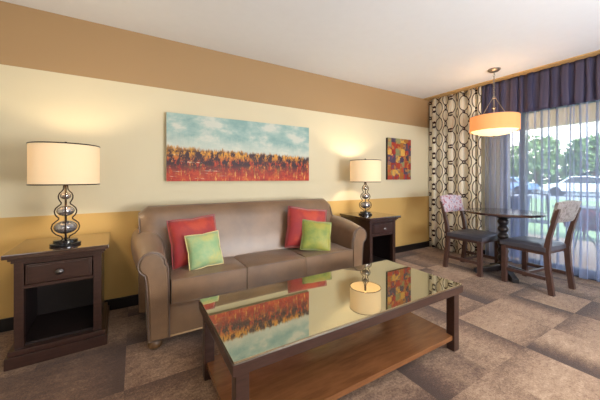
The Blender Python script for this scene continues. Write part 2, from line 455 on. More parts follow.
# added tan strip standing in for warm light on the ceiling by the curtains
struct(MB().box(4.06, 4.235, Y0, WY - .001, CH - .014, CH - .0005, .002).build('ceiling_glow_strip', pbr('tan_ceiling_glow', srgb(206, 168, 112), .6)))
# sliding glass door
dr = struct(MB().box(WX + .02, WX + .13, OY1 - .04, OY1, 0, OZ).box(WX + .02, WX + .13, OY0, OY0 + .04, 0, OZ).box(WX + .02, WX + .13, OY0 + .04, OY1 - .04, OZ - .04, OZ).box(WX + .02, WX + .13, OY0 + .04, OY1 - .04, 0, .02).build('door_1', M['frame_alu']))
def leaf(x, ya, yb):
    f = MB().box(x, x + .035, ya, ya + .055, .025, OZ - .045).box(x, x + .035, yb - .055, yb, .025, OZ - .045).box(x, x + .035, ya + .055, yb - .055, .025, .1).box(x, x + .035, ya + .055, yb - .055, OZ - .1, OZ - .045).build('door_leaf', M['frame_alu'], dr)
    MB().box(x + .012, x + .018, ya + .055, yb - .055, .1, OZ - .1).build('glass_pane', M['glass'], f)
    return f
l1 = leaf(WX + .03, .42, 1.685)
MB().box(WX + .005, WX + .03, 1.645, 1.665, .92, 1.10, .004).build('door_handle', M['black_base'], l1)
leaf(WX + .08, OY0 + .045, .48)

# wall pictures
def canvas(name, label, x0, x1, z0, z1, mat, uw, cat='painting', t=.04):
    c = thing(name, label, cat, ((x0 + x1) / 2, WY - t / 2, z0))
    hw = (x1 - x0) / 2; h = z1 - z0
    MB().box(-hw, hw, -t / 2, t / 2 - .001, 0, h, .003).build('stretcher_frame', M['canvas_edge'] if name != 'square_picture' else M['baseboard'], c)
    bm = bmesh.new(); uvl = bm.loops.layers.uv.new('UVMap')
    ny = 1; y = -t / 2 - .0015
    vs = [bm.verts.new(p) for p in ((-hw, y, 0), (hw, y, 0), (hw, y, h), (-hw, y, h))]
    vb = [bm.verts.new((v.co.x, -t / 2 - .0002, v.co.z)) for v in vs]
    f = bm.faces.new(vs)
    for lp, uv in zip(f.loops, ((0, 0), (uw, 0), (uw, 1), (0, 1))): lp[uvl].uv = uv
    for a in range(4): bm.faces.new((vs[(a + 1) % 4], vs[a], vb[a], vb[(a + 1) % 4]))
    bm.faces.new(vb[::-1])
    q = MB(); q.bm.free(); q.bm = bm; q.build('painted_canvas', mat, c, smooth=0)
    return c
canvas('abstract_painting', 'wide abstract canvas with pale blue sky over red and orange streaks, above the sofa', .25, 1.81, 1.105, 1.745, M['painting'], 2.44, t=.05)
canvas('square_picture', 'small framed picture of colourful red, orange and purple patches beside the far lamp', 3.19, 3.71, 1.115, 1.735, M['patches'], .84, 'picture', t=.035)

# ------------------------------------------------------------------ sofa
SX, SYF = 0.0, 2.04     # left outer edge, front
def make_sofa():
    L = 2.0; D = .80      # local origin: left front corner on the floor
    t = thing('leather_sofa', 'taupe leather three seat sofa with rolled arms below the wide painting', 'sofa', (SX, SYF, 0))
    def arm_profile(m, off=0.0, f=0.0):
        cx, cz, r = .080 + .015 * min(f, 1), .612 - .045 * f, .108 - .023 * f - off
        p = [(.072 + off, .06 + off), (.066 + off, .30), (.058 + off, .44), (.05 + off, .50)]
        for k in range(13):
            a = math.radians(215 - k * (215 - -5) / 12)
            p.append((cx + r * math.cos(a), cz + r * math.sin(a)))
        p += [(.196 - off, .54), (.202 - off, .40), (.205 - off, .06 + off)]
        return [((L - a if m else a), b) for a, b in p]
    for m in (0, 1):
        bm = bmesh.new(); rings = []
        for y, f in ((.012, 1.12), (.02, 1.0), (.05, .9), (.12, .65), (.22, .35), (.34, .12), (.5, 0), (D - .05, 0)):
            sh = .010 if y < .015 else 0
            rings.append([bm.verts.new((x, y, z)) for x, z in arm_profile(m, sh, f)])
        for A, B in zip(rings, rings[1:]):
            for k in range(len(A)): bm.faces.new((A[k], A[(k + 1) % len(A)], B[(k + 1) % len(A)], B[k]))
        bm.faces.new(rings[0]); bm.faces.new(rings[-1][::-1]); bmesh.ops.recalc_face_normals(bm, faces=bm.faces)
        q = MB(); q.bm.free(); q.bm = bm; a = q.build('arm', M['leather'], t, smooth=50)
        MB().prism(arm_profile(m, .016, 1), .0, .016, bev=.005).build('arm_front', M['leather'], a)
        pr = arm_profile(m, .006, 1)
        MB().tube([(x, .008, z) for x, z in pr], .0042, 8, closed=True).build('piping', M['leather_pipe'], a)
    # frame
    f = MB().box(.20, L - .20, .03, D - .08, .06, .285, .008).build('base_rail', M['leather'], t)
    MB().tube([(.205, .026, .064), (L - .205, .026, .064)], .006).build('welt', M['gold_welt'], f)
    # backrest: lofted cushion, rounded top, slightly reclined
    xs0, xs1 = .025, L - .10
    prof = [(.35, .28), (.352, .46), (.395, .62), (.44, .78), (.462, .85), (.49, .888), (.53, .905), (.60, .902), (.65, .88), (.675, .82), (.69, .5), (.69, .10), (.40, .10)]
    bm = bmesh.new(); rings = []
    NX = 28
    for i in range(NX + 1):
        u = i / NX; x = xs0 + (xs1 - xs0) * u
        e = min(u, 1 - u) * (xs1 - xs0)
        k = min(1, e / .07); drop = .055 * (1 - math.sqrt(max(0, 1 - (1 - k) ** 2)))
        puff = -.012 * math.sin(PI * u) ** .5
        ring = []
        for (y, z) in prof:
            zz = z - drop * max(0, (z - .45) / .45)
            yy = y + (puff if y < .48 else 0) + (.03 * (1 - math.sqrt(max(0, 1 - (1 - k) ** 2))) if y < .48 else 0)
            if x < .2 or x > L - .2:        # narrower behind the arms
                pass
            ring.append(bm.verts.new((x, yy, zz)))
        rings.append(ring)
    n = len(prof)
    for A, B in zip(rings, rings[1:]):
        for k in range(n): bm.faces.new((A[k], A[(k + 1) % n], B[(k + 1) % n], B[k]))
    bm.faces.new(rings[0]); bm.faces.new(rings[-1][::-1])
    bmesh.ops.recalc_face_normals(bm, faces=bm.faces)
    q = MB(); q.bm.free(); q.bm = bm
    b = q.build('backrest', M['leather'], t, smooth=50)
    for sx in (xs0 + .004, xs1 - .004):
        MB().tube([(sx, .40, .56), (sx, .43, .66), (sx, .475, .79), (sx, .51, .84), (sx, .56, .852), (sx, .62, .845), (sx, .665, .80), (sx, .68, .55)], .006).build('piping', M['leather_pipe'], b)
    # cushions
    x0, x1 = .207, L - .207; wd = (x1 - x0) / 3
    for k in range(3):
        a, c = x0 + k * wd + .003, x0 + (k + 1) * wd - .003
        bm = bmesh.new(); g = 14; grid = {}
        for s in (0, 1):
            for i in range(g + 1):
                for j in range(g + 1):
                    u, v = i / g, j / g
                    crown = .018 * (math.sin(PI * u) * math.sin(PI * v)) ** .5 + .004 * math.sin(9 * u + k) * math.sin(7 * v)
                    z = (.452 + crown) if s else .288
                    yy = -.012 + v * .375
                    if v == 0: yy -= .008 * math.sin(PI * u)
                    grid[s, i, j] = bm.verts.new((a + u * (c - a), yy, z))
        for i in range(g):
            for j in range(g):
                bm.faces.new((grid[1, i, j], grid[1, i + 1, j], grid[1, i + 1, j + 1], grid[1, i, j + 1]))
                bm.faces.new((grid[0, i, j], grid[0, i, j + 1], grid[0, i + 1, j + 1], grid[0, i + 1, j]))
        for i in range(g):
            for (p, q2) in (((i, 0), (i + 1, 0)), ((i + 1, g), (i, g)), ((0, i + 1), (0, i)), ((g, i), (g, i + 1))):
                bm.faces.new((grid[0, p[0], p[1]], grid[0, q2[0], q2[1]], grid[1, q2[0], q2[1]], grid[1, p[0], p[1]]))
        es = [e for e in bm.edges if len(e.link_faces) == 2 and e.calc_face_angle(0) > 1.0]
        bmesh.ops.bevel(bm, geom=es, offset=.016, segments=3, profile=.5, affect='EDGES')
        q = MB(); q.bm.free(); q.bm = bm
        cu = q.build('seat_cushion', M['leather'], t, smooth=60)
        m = MB()
        for zz, dy in ((.447, -.004), (.296, -.004)):
            m.tube([(a + .012, dy - .006, zz), (a + (c - a) * .5, dy - .016, zz + (.006 if zz > .4 else 0)), (c - .012, dy - .006, zz)], .0035)
        m.build('piping', M['leather_pipe'], cu)
    for x in (.115, L - .115):
        for y in (.06, D - .12):
            MB().lathe([(.026, 0), (.042, .012), (.046, .03), (.038, .05), (.03, .0605)], 20, x, y).build('foot', M['foot_wood'], t)
    return t
make_sofa()

def pillow(name, label, size, loc, rot, mat, trim=None, group=None, th=.075, piping=False):
    bm = bmesh.new(); g = 18; top = {}; bot = {}
    h = size / 2
    for i in range(g + 1):
        for j in range(g + 1):
            u, v = 2 * i / g - 1, 2 * j / g - 1
            pinch = 1 - .07 * (1 - abs(u * v) ** .6) * (max(abs(u), abs(v)) ** 3)
            x, y = u * h * pinch, v * h * pinch
            k = max(0, (1 - u * u) * (1 - v * v)) ** .42
            wr = .004 * noise.noise(Vector((u * 3, v * 3, size * 10)))
            top[i, j] = bm.verts.new((x, y, th * k + wr * k))
            bot[i, j] = top[i, j] if (i in (0, g) or j in (0, g)) else bm.verts.new((x, y, -th * k))
    for i in range(g):
        for j in range(g):
            bm.faces.new((top[i, j], top[i + 1, j], top[i + 1, j + 1], top[i, j + 1]))
            q = (bot[i, j], bot[i, j + 1], bot[i + 1, j + 1], bot[i + 1, j])
            try: bm.faces.new(q)
            except ValueError: pass
    edge = [top[i, 0].co.copy() for i in range(g)] + [top[g, j].co.copy() for j in range(g)] + [top[g - i, g].co.copy() for i in range(g)] + [top[0, g - j].co.copy() for j in range(g)]
    q = MB(); q.bm.free(); q.bm = bm
    t = thing(name, label, 'cushion', loc, 0, group)
    t.rotation_euler = rot
    q.build('cover', mat, t, smooth=180)
    MB().tube(edge, .004, 6, closed=True).build('piping', trim or mat, t)
    return t

# ------------------------------------------------------------------ end tables
def make_end_table(label):
    W, D, H = .50, .53, .682      # local origin: left-front corner of plinth, y toward the wall
    t = thing('end_table', label, 'side table', (0, 0, 0), 0, 'end tables beside the sofa')
    i = .035
    MB().box(-.008, W + .008, -.012, D, H - .028, H, .005).build('tabletop', M['polished'], t)
    MB().box(.012, W - .012, .012, D - .006, H - .045, H - .028, .003).box(.024, W - .024, .024, D - .012, H - .062, H - .045, .003).build('moulding', M['wood'], t)
    b = MB()
    b.box(i, i + .045, i, i + .045, .10, H - .062, .003).box(W - i - .045, W - i, i, i + .045, .10, H - .062, .003)
    b.box(i, i + .02, i + .045, D - .03, .10, H - .062).box(W - i - .02, W - i, i + .045, D - .03, .10, H - .062)
    b.box(i + .045, W - i - .045, i + .004, i + .03, H - .225, H - .205).box(i + .045, W - i - .045, i + .004, i + .03, H - .075, H - .062)
    b.box(i, W - i, D - .03, D - .012, .10, H - .062)
    b.build('body', M['wood'], t)
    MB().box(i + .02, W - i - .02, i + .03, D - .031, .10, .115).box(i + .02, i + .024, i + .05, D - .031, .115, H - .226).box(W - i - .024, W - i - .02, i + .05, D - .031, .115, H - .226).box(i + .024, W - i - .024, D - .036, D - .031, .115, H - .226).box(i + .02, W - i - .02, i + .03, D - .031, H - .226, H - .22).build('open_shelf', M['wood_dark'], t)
    MB().box(0, W, 0, D, 0, .07, .006).box(.012, W - .012, .012, D - .008, .07, .102, .006).build('plinth', M['wood'], t)
    dw = MB().box(i + .052, W - i - .052, i - .004, i + .02, H - .20, H - .079, .004).box(i + .066, W - i - .066, i - .010, i - .003, H - .188, H - .091, .004).build('drawer', M['wood'], t)
    kz = H - .14
    k = MB()
    k.lathe([(.010, 0), (.008, .012), (.019, .02), (.022, .028), (.012, .035), (.003, .037)], 20)
    for v in k.bm.verts: v.co = Vector((W / 2 + v.co.x, i - .010 - v.co.z, kz + v.co.y * .8))
    bmesh.ops.recalc_face_normals(k.bm, faces=k.bm.faces)
    k.build('knob', M['knob'], dw)
    return t
et = make_end_table('dark wood end table left of the sofa, nearest the camera, holding a lamp')
et.location = (-.66, 2.275, 0); et.rotation_euler = (0, 0, .045)
dup(et, (2.275, 2.292, 0), 0, label='dark wood end table between the right sofa arm and the curtain corner')

# ------------------------------------------------------------------ table lamps
def make_lamp(label):
    t = thing('table_lamp', label, 'lamp', (0, 0, 0), 0, 'drum shade table lamps')
    MB().lathe([(.082, 0), (.084, .004), (.084, .014), (.078, .018), (.066, .018), (.066, .034), (.060, .038), (.012, .039), (.008, .05)], 40).build('base', M['black_base'], t)
    MB().lathe([(.006, .039), (.006, .40)], 12).build('rod', M['bronze'], t)
    for r, z, h in ((.064, .118, .045), (.049, .228, .036), (.031, .330, .025)):
        MB().ball((0, 0, z), r, r, h).build('glass_ball', M['mercury'], t)
    prof = [(.016, .04), (.022, .055), (.05, .072), (.068, .095), (.074, .118), (.068, .142), (.050, .160), (.036, .172), (.036, .182), (.048, .195), (.056, .212), (.058, .228), (.052, .247), (.038, .262), (.025, .274), (.023, .284), (.030, .296), (.037, .312), (.038, .330), (.032, .348), (.020, .362), (.012, .375), (.010, .40)]
    for k in range(4):
        a = PI / 4 + k * PI / 2
        a = k * PI / 2
        MB().tube([(r * math.cos(a), r * math.sin(a), z) for r, z in prof], .0045, 6).build('wire', M['bronze'], t)
    R, z0, z1 = .188, .408, .672
    s = MB().lathe([(R, z0), (R, z1)], 64, cap=False)
    s.lathe([(R - .004, z1), (R - .004, z0)], 64, cap=False)
    sh = s.build('lamp_shade', M['shade'], t)
    for z in (z0, z1):
        MB().tube([(R * math.cos(2 * PI * k / 64), R * math.sin(2 * PI * k / 64), z) for k in range(64)], .0042, 6, closed=True).build('rim', M['bronze'], sh)
    m = MB()
    for k in range(3):
        a = k * 2 * PI / 3; m.tube([(0, 0, z1 - .02), (R * math.cos(a) * .98, R * math.sin(a) * .98, z1 - .004)], .002, 5)
    m.build('spider', M['bronze'], sh)
    MB().lathe([(.011, .40), (.014, .41), (.014, .455)], 16).lathe([(.003, .455), (.003, z1 + .002)], 8).build('socket', M['bronze'], t)
    MB().ball((0, 0, .505), .028, .028, .036, 2).build('bulb', M['bulb'], t)
    MB().lathe([(.004, z1), (.010, z1 + .006), (.013, z1 + .016), (.008, z1 + .024), (.002, z1 + .026)], 16).build('finial', M['bronze'], t)
    return t
LN = (-.405, 2.44, .6825); LF = (2.475, 2.57, .6825)
lp = make_lamp('lit drum shade lamp with stacked glass balls on the end table nearest the camera')
lp.location = LN; lp.rotation_euler = (0, 0, .14)
dup(lp, LF, .80, 'lit drum shade lamp with stacked glass balls on the end table near the small picture')

# ------------------------------------------------------------------ coffee table
def make_coffee():
    L, D, H = 1.545, .65, .435
    t = thing('coffee_table', 'long dark wood coffee table with mirror-like glass top and brown lower shelf', 'coffee table', (.315, 1.025, 0))
    MB().box(0, L, 0, D, H - .056, H - .010, .004).build('top_frame', M['wood'], t)
    MB().box(.006, L - .006, .006, D - .006, H - .010, H, .0015).build('glass_top', M['table_glass'], t)
    for x in (.018, L - .073):
        for y in (.018, D - .073):
            MB().box(x, x + .055, y, y + .055, 0, H - .055, .004).build('leg', M['wood'], t)
    MB().box(.03, L - .03, .03, D - .03, .07, .10, .004).build('lower_shelf', M['shelf_wood'], t)
make_coffee()

# ------------------------------------------------------------------ dining set
DT = (3.74, 1.60)
def make_dining():
    t = thing('dining_table', 'round dark wood pedestal dining table with turned column by the window', 'table', (DT[0], DT[1], 0))
    R = .39
    MB().lathe([(.05, .712), (R - .02, .714), (R, .722), (R + .002, .737), (R - .006, .745)], 64).build('tabletop', M['din_top'], t)
    MB().lathe([(.055, .66), (.10, .69), (.16, .712)], 24).build('collar', M['pedestal'], t)
    prof = [(.05, .11), (.055, .14)]
    z = .15
    for k in range(6):
        prof += [(.036, z), (.052, z + .025), (.058, z + .043), (.052, z + .062), (.036, z + .083)]; z += .086
    prof += [(.05, .665)]
    MB().lathe(prof, 28).build('column', M['pedestal'], t)
    for k in range(4):
        a = math.radians(45 + 90 * k)
        c, s = math.cos(a), math.sin(a)
        w = .032
        def P(r, o, z): return (c * r - s * o, s * r + c * o, z)
        m = MB()
        m.hexa([P(.0, -w, .06), P(.30, -w, .0), P(.30, w, .0), P(.0, w, .06)], [P(.0, -w, .135), P(.30, -w, .045), P(.30, w, .045), P(.0, w, .135)], .006)
        m.build('foot', M['pedestal'], t)
make_dining()

def make_chair(label, fl):
    # local: seat centre at origin, front toward -Y, back at +Y
    t = thing('dining_chair', label, 'chair', (0, 0, 0), 0, 'dining chairs at the round table')
    for sx in (-1, 1):
        x = sx * .20
        MB().hexa([(x - .021, -.215, 0), (x + .021, -.215, 0), (x + .021, -.172, 0), (x - .021, -.172, 0)],
                  [(x - .023, -.217, .40), (x + .023, -.217, .40), (x + .023, -.17, .40), (x - .023, -.17, .40)], .003).build('leg', M['chair_wood'], t)
        # rear leg sweeps back below and becomes the upright above
        m = MB(); pts = [(.225, 0, .022, 0.0), (.195, .25, .022, 0), (.185, .42, .024, 0), (.205, .56, .02, 0), (.25, .74, .016, 0), (.275, .84, .014, 0)]
        rings = []
        for y, z, h, _ in pts:
            rings.append([m.bm.verts.new((x + a * .019, y + b * h, z)) for a, b in ((-1, -1), (1, -1), (1, 1), (-1, 1))])
        fs = []
        for A, B in zip(rings, rings[1:]):
            for k in range(4): fs.append(m.bm.faces.new((A[k], A[(k + 1) % 4], B[(k + 1) % 4], B[k])))
        fs.append(m.bm.faces.new(rings[0][::-1])); fs.append(m.bm.faces.new(rings[-1]))
        m.build('leg', M['chair_wood'], t, smooth=30)
        MB().box(x - .013, x + .013, -.17, .178, .13, .165, .003).build('side_stretcher', M['chair_wood'], t)
    MB().box(-.187, .187, -.013, .013, .135, .16, .003).build('cross_stretcher', M['chair_wood'], t)
    MB().box(-.215, .215, -.21, .165, .375, .415, .006).build('seat_frame', M['chair_wood'], t)
    # seat: crowned pad
    bm = bmesh.new(); g = 12; gr = {}
    for s in (0, 1):
        for i in range(g + 1):
            for j in range(g + 1):
                u, v = 2 * i / g - 1, 2 * j / g - 1
                z = .41 if s == 0 else .452 + .026 * ((1 - u ** 4) * (1 - v ** 4)) ** .6
                gr[s, i, j] = bm.verts.new((u * .228, -.022 + v * .205, z))
    for i in range(g):
        for j in range(g):
            bm.faces.new((gr[1, i, j], gr[1, i + 1, j], gr[1, i + 1, j + 1], gr[1, i, j + 1]))
            bm.faces.new((gr[0, i, j], gr[0, i, j + 1], gr[0, i + 1, j + 1], gr[0, i + 1, j]))
        for (p, q2) in (((i, 0), (i + 1, 0)), ((i + 1, g), (i, g)), ((0, i + 1), (0, i)), ((g, i), (g, i + 1))):
            bm.faces.new((gr[0, p[0], p[1]], gr[0, q2[0], q2[1]], gr[1, q2[0], q2[1]], gr[1, p[0], p[1]]))
    es = [e for e in bm.edges if len(e.link_faces) == 2 and e.calc_face_angle(0) > 1.0]
    bmesh.ops.bevel(bm, geom=es, offset=.012, segments=3, profile=.5, affect='EDGES')
    q = MB(); q.bm.free(); q.bm = bm; q.build('seat', M['seat_leather'], t, smooth=60)
    # upholstered back panel, curved, slightly wider at top
    bm = bmesh.new(); gx, gz = 12, 8; gr = {}
    for s in (0, 1):
        for i in range(gx + 1):
            for j in range(gz + 1):
                u, v = 2 * i / gx - 1, j / gz
                z = .70 + v * .20 + (.016 * (1 - u * u) if v > .5 else -.0 * (1 - u * u)) * v
                hw = .205 + .022 * v
                y = .222 + .055 * v + .012 * (1 - u * u)
                th = .012 + .014 * ((1 - u ** 6) * (1 - (2 * v - 1) ** 6)) ** .5
                gr[s, i, j] = bm.verts.new((u * hw, y + (th if s else -th), z))
    for i in range(gx):
        for j in range(gz):
            bm.faces.new((gr[1, i, j], gr[1, i, j + 1], gr[1, i + 1, j + 1], gr[1, i + 1, j]))
            bm.faces.new((gr[0, i, j], gr[0, i + 1, j], gr[0, i + 1, j + 1], gr[0, i, j + 1]))
    for i in range(gx):
        bm.faces.new((gr[0, i, 0], gr[1, i, 0], gr[1, i + 1, 0], gr[0, i + 1, 0])); bm.faces.new((gr[0, i, gz], gr[0, i + 1, gz], gr[1, i + 1, gz], gr[1, i, gz]))
    for j in range(gz):
        bm.faces.new((gr[0, 0, j], gr[0, 0, j + 1], gr[1, 0, j + 1], gr[1, 0, j])); bm.faces.new((gr[0, gx, j], gr[1, gx, j], gr[1, gx, j + 1], gr[0, gx, j + 1]))
    bmesh.ops.recalc_face_normals(bm, faces=bm.faces)
    q = MB(); q.bm.free(); q.bm = bm; q.build('backrest', fl, t, smooth=50)
    return t
ch = make_chair('dining chair with pink and white floral back in front of the patterned drape', M['floral'])
ch.location = (3.62, 1.89, 0)
c2 = make_chair('dining chair with greyish floral back, facing away from the right edge of the photo', M['floral2'])
c2.location = (3.68, 1.27, 0); c2.rotation_euler = (0, 0, PI - .10)

# ------------------------------------------------------------------ pendant
def make_pendant():
    px, py = 3.70, 1.678
    t = thing('pendant_lamp', 'hanging orange drum shade lamp over the round dining table', 'ceiling lamp', (px, py, 0))
    MB().lathe([(.012, CH - .035), (.045, CH - .03), (.065, CH - .012), (.066, CH - .001)], 32).build('canopy', M['brushed'], t)
    m = MB(); z = CH - .045
    k = 0
    while z > 2.13:
        a = (k % 2) * PI / 2
        m.tube([(math.cos(a) * .009 * math.cos(q), math.sin(a) * .009 * math.cos(q), z + .017 * math.sin(q)) for q in [2 * PI * j / 10 for j in range(10)]], .0028, 5, closed=True)
        z -= .026; k += 1
    m.build('chain', M['brushed'], t)
    zt, zb, R = 1.872, 1.698, .25
    MB().lathe([(.008, 2.12), (.016, 2.11), (.016, 2.09), (.007, 2.08), (.007, 1.99), (.014, 1.985), (.02, 1.975), (.014, 1.965), (.007, 1.96), (.007, zb)], 16).build('stem', M['brushed'], t)
    for k in range(3):
        a = k * 2 * PI / 3 + .4
        MB().tube([(.012 * math.cos(a), .012 * math.sin(a), 2.10), ((R - .11) * math.cos(a), (R - .11) * math.sin(a), zt), ((R - .01) * math.cos(a), (R - .01) * math.sin(a), zt - .012)], .004, 6).build('arm', M['brushed'], t)
    s = MB().lathe([(R, zb), (R, zt)], 64, cap=False).lathe([(R - .004, zt), (R - .004, zb)], 64, cap=False).build('lamp_shade', M['orange_shade'], t)
    MB().tube([(R * math.cos(2 * PI * k / 64), R * math.sin(2 * PI * k / 64), zt) for k in range(64)], .003, 6, closed=True).build('rim', M['brushed'], s)
    MB().lathe([(.002, zb - .055), (.07, zb - .05), (.15, zb - .035), (.21, zb - .012), (.238, zb + .008)], 48).build('diffuser', M['diffuser'], t)
    MB().lathe([(.002, zb - .085), (.010, zb - .078), (.012, zb - .066), (.018, zb - .058), (.004, zb - .054)], 16).build('finial', M['brushed'], t)
    return px, py
ppx, ppy = make_pendant()

# ------------------------------------------------------------------ curtains
def curtain(name, label, mat, ya, yb, x, z0, z1, folds, amp, cat='curtain', seed=1, hem=0.0, kind=None):
    r = random.Random(seed); n = folds * 14; pts = []
    wd = [r.uniform(.55, 1.5) for _ in range(folds)]; tot = sum(wd); st = [0]
    for q_ in wd: st.append(st[-1] + q_ / tot)
    am = [amp * r.uniform(.55, 1.35) for _ in range(folds + 1)]
    bm = bmesh.new(); uvl = bm.loops.layers.uv.new('UVMap')
    NZ = 10; cols = []; arc = 0; prev = None
    for i in range(n + 1):
        ki = min(i // 14, folds - 1); f = (i - ki * 14) / 14
        a = am[ki] * (1 - f) + am[ki + 1] * f
        w_ = st[ki + 1] - st[ki]
        s = st[ki] + w_ * (f - .16 * math.sin(4 * PI * f))
        y = ya + (yb - ya) * s
        xx = x + a * math.sin(2 * PI * f)
        if prev: arc += math.hypot(xx - prev[0], y - prev[1])
        prev = (xx, y); col = []
        for j in range(NZ + 1):
            t = j / NZ; z = z0 + (z1 - z0) * t
            q = .6 + .4 * (1 - t) + .06 * math.sin(3.1 * t * PI + ki)
            col.append((bm.verts.new((x + (xx - x) * q, y + .004 * math.sin(5 * t + ki * 2.2), z)), arc, z))
        cols.append(col)
    for A, B in zip(cols, cols[1:]):
        for j in range(NZ):
            f = bm.faces.new((A[j][0], B[j][0], B[j + 1][0], A[j + 1][0]))
            for lp, (vv, uu, zz) in zip(f.loops, (A[j], B[j], B[j + 1], A[j + 1])): lp[uvl].uv = (uu, zz)
    q = MB(); q.bm.free(); q.bm = bm
    o = q.build(name, mat, None, smooth=180)
    md = o.modifiers.new('solid', 'SOLIDIFY'); md.thickness = .0015
    tag(o, label, cat)
    return o
curtain('patterned_drape', 'cream floor-length drape with a dark brown chain pattern in the corner', M['drape'], 2.86, 2.06, 4.19, .015, 2.424, 6, .032, seed=3)
sh = curtain('sheer_curtain', 'translucent blue-grey sheer curtain covering the sliding glass door', M['sheer'], 2.035, -.95, 4.25, .035, 2.424, 26, .030, seed=5)
sh.modifiers.clear()
curtain('valance', 'navy gathered valance across the top of the sliding glass door', M['valance'], 2.035, -1.0, 4.165, 1.955, 2.424, 30, .017, 'valance', seed=9)

# ------------------------------------------------------------------ pillows on the sofa
def stand(yaw, lean, roll=0):
    # pillow local z = thickness axis; stand it up, lean back
    m = Matrix.Rotation(yaw, 4, 'Z') @ Matrix.Rotation(PI / 2 - lean, 4, 'X') @ Matrix.Rotation(roll, 4, 'Z')
    return m.to_euler()
pillow('throw_pillow', 'large red-orange throw pillow by the left arm of the sofa', .37, (.408, 2.31, .640), stand(.12, .26, .06), M['red_pillow'], group='red throw pillows on the sofa', th=.07)
pillow('throw_pillow', 'pale mint green pillow with cream edging leaning on the left red pillow', .255, (.455, 2.185, .588), stand(.12, .34, .05), M['green_pillow'], M['green_trim'], group='green throw pillows on the sofa', th=.055)
pillow('throw_pillow', 'large red throw pillow near the right arm of the sofa', .39, (1.432, 2.29, .650), stand(-.32, .27, -.13), M['red_pillow'], group='red throw pillows on the sofa', th=.07)
pillow('throw_pillow', 'small lime green pillow leaning on the right red pillow', .28, (1.463, 2.165, .594), stand(-.38, .36, -.14), M['lime_pillow'], group='green throw pillows on the sofa', th=.055)

# ------------------------------------------------------------------ outside
struct(MB().box(WX + .15, 7.2, -4, 7, -.25, -.03).build('trim_2', M['concrete']))       # patio slab
struct(MB().box(7.2, 21, -14, 32, -.25, -.06).build('trim_3', M['grass']))
struct(MB().box(21, 70, -40, 60, -.3, -.12).build('trim_4', M['asphalt']))
struct(MB().box(WX + .15, 6.6, -4, 6, 2.42, 2.56).box(6.4, 6.6, -4, 6, 2.08, 2.42).build('trim_5', M['stucco']))  # overhang with beam
struct(MB().box(6.35, 6.65, 3.05, 3.4, -.03, 2.08).build('trim_6', M['stucco']))
def tree(x, y, h, r, mat, label, seed, name='leafy_tree'):
    t = thing(name, label, 'tree', (x, y, -.06), 0, 'trees beyond the patio')
    MB().tube([(0, 0, 0), (.05, .04, h * .25), (-.04, .02, h * .5), (0, 0, h * .75)], [.14, .11, .09, .05], 8).build('trunk', M['trunk'], t)
    q = random.Random(seed); m = MB()
    for k in range(2200):
        a, b = q.uniform(0, 2 * PI), math.acos(q.uniform(-1, 1)); rr = r * q.uniform(.5, 1.0) ** .6
        c = Vector((rr * math.sin(b) * math.cos(a), rr * math.sin(b) * math.sin(a), h * .62 + rr * .9 * math.cos(b)))
        c += Vector((noise.noise(c * .9 + Vector((seed, 0, 0))), noise.noise(c * .9 + Vector((0, seed, 0))), noise.noise(c + Vector((0, 0, seed))))) * .5
        u = Vector((q.gauss(0, 1), q.gauss(0, 1), q.gauss(0, 1))).normalized(); w2 = u.orthogonal().normalized(); v2 = u.cross(w2); s = q.uniform(.1, .22)
        vs = [m.bm.verts.new(c + w2 * s), m.bm.verts.new(c + v2 * s * .6), m.bm.verts.new(c - w2 * s), m.bm.verts.new(c - v2 * s * .6)]
        m.bm.faces.new(vs)
    m.build('foliage', mat, t, smooth=0)
tree(31, 14.6, 6.0, 1.9, M['leaf'], 'leafy green tree outside, left of the black door handle', 1)
tree(31.5, 10.8, 5.6, 1.8, M['leaf2'], 'pale green tree outside, right of the door handle', 2)
tree(33, 7.4, 5.2, 1.8, M['leaf'], 'low green tree outside near the right edge of the photo', 3)
def hedge():
    q = random.Random(11); m = MB()
    for k in range(2600):
        c = Vector((q.uniform(36, 39), q.uniform(0, 26), 0)); top = 3.4 + .8 * noise.noise(Vector((c.y * .5, 0, 0))) ; c.z = q.uniform(0, 1) ** .7 * top
        u = Vector((q.gauss(0, 1), q.gauss(0, 1), q.gauss(0, 1))).normalized(); w2 = u.orthogonal().normalized(); v2 = u.cross(w2); s = q.uniform(.25, .5)
        vs = [m.bm.verts.new(c + w2 * s), m.bm.verts.new(c + v2 * s * .6), m.bm.verts.new(c - w2 * s), m.bm.verts.new(c - v2 * s * .6)]
        m.bm.faces.new(vs)
    tag(m.build('hedge', M['leaf'], None, smooth=0), 'long green hedge across the far side of the road outside', 'hedge')
hedge()
def car(x, y, rot, mat, label):
    t = thing('parked_car', label, 'car', (x, y, -.12), rot, 'parked cars outside')
    side = [(-2.1, .35), (-2.12, .62), (-2.0, .82), (-1.5, .90), (-1.05, 1.32), (-.3, 1.45), (.55, 1.42), (1.15, .96), (1.95, .82), (2.12, .6), (2.1, .35)]
    MB().prism(side, -.85, .85, bev=.05).build('body', mat, t)
    MB().prism([(-1.3, .93), (-1.0, 1.27), (-.3, 1.38), (.5, 1.35), (.98, .97)], -.86, .86).build('windows', M['car_glass'], t)
    for sx in (-1.3, 1.32):
        for sy in (-.78, .78):
            m = MB().lathe([(.2, -.09), (.32, -.09), (.33, 0), (.32, .09), (.2, .09)], 24)
            for v in m.bm.verts: v.co = Vector((sx + v.co.x, sy + v.co.z, .33 + v.co.y))
            bmesh.ops.recalc_face_normals(m.bm, faces=m.bm.faces)
            m.build('wheel', M['tyre'], t)
car(27.0, 6.6, PI / 2 + .1, M['car_white'], 'pale car parked outside, nearer the right edge of the photo')
car(28.0, 11.8, PI / 2, M['car_blue'], 'light blue car parked outside behind the dining table')
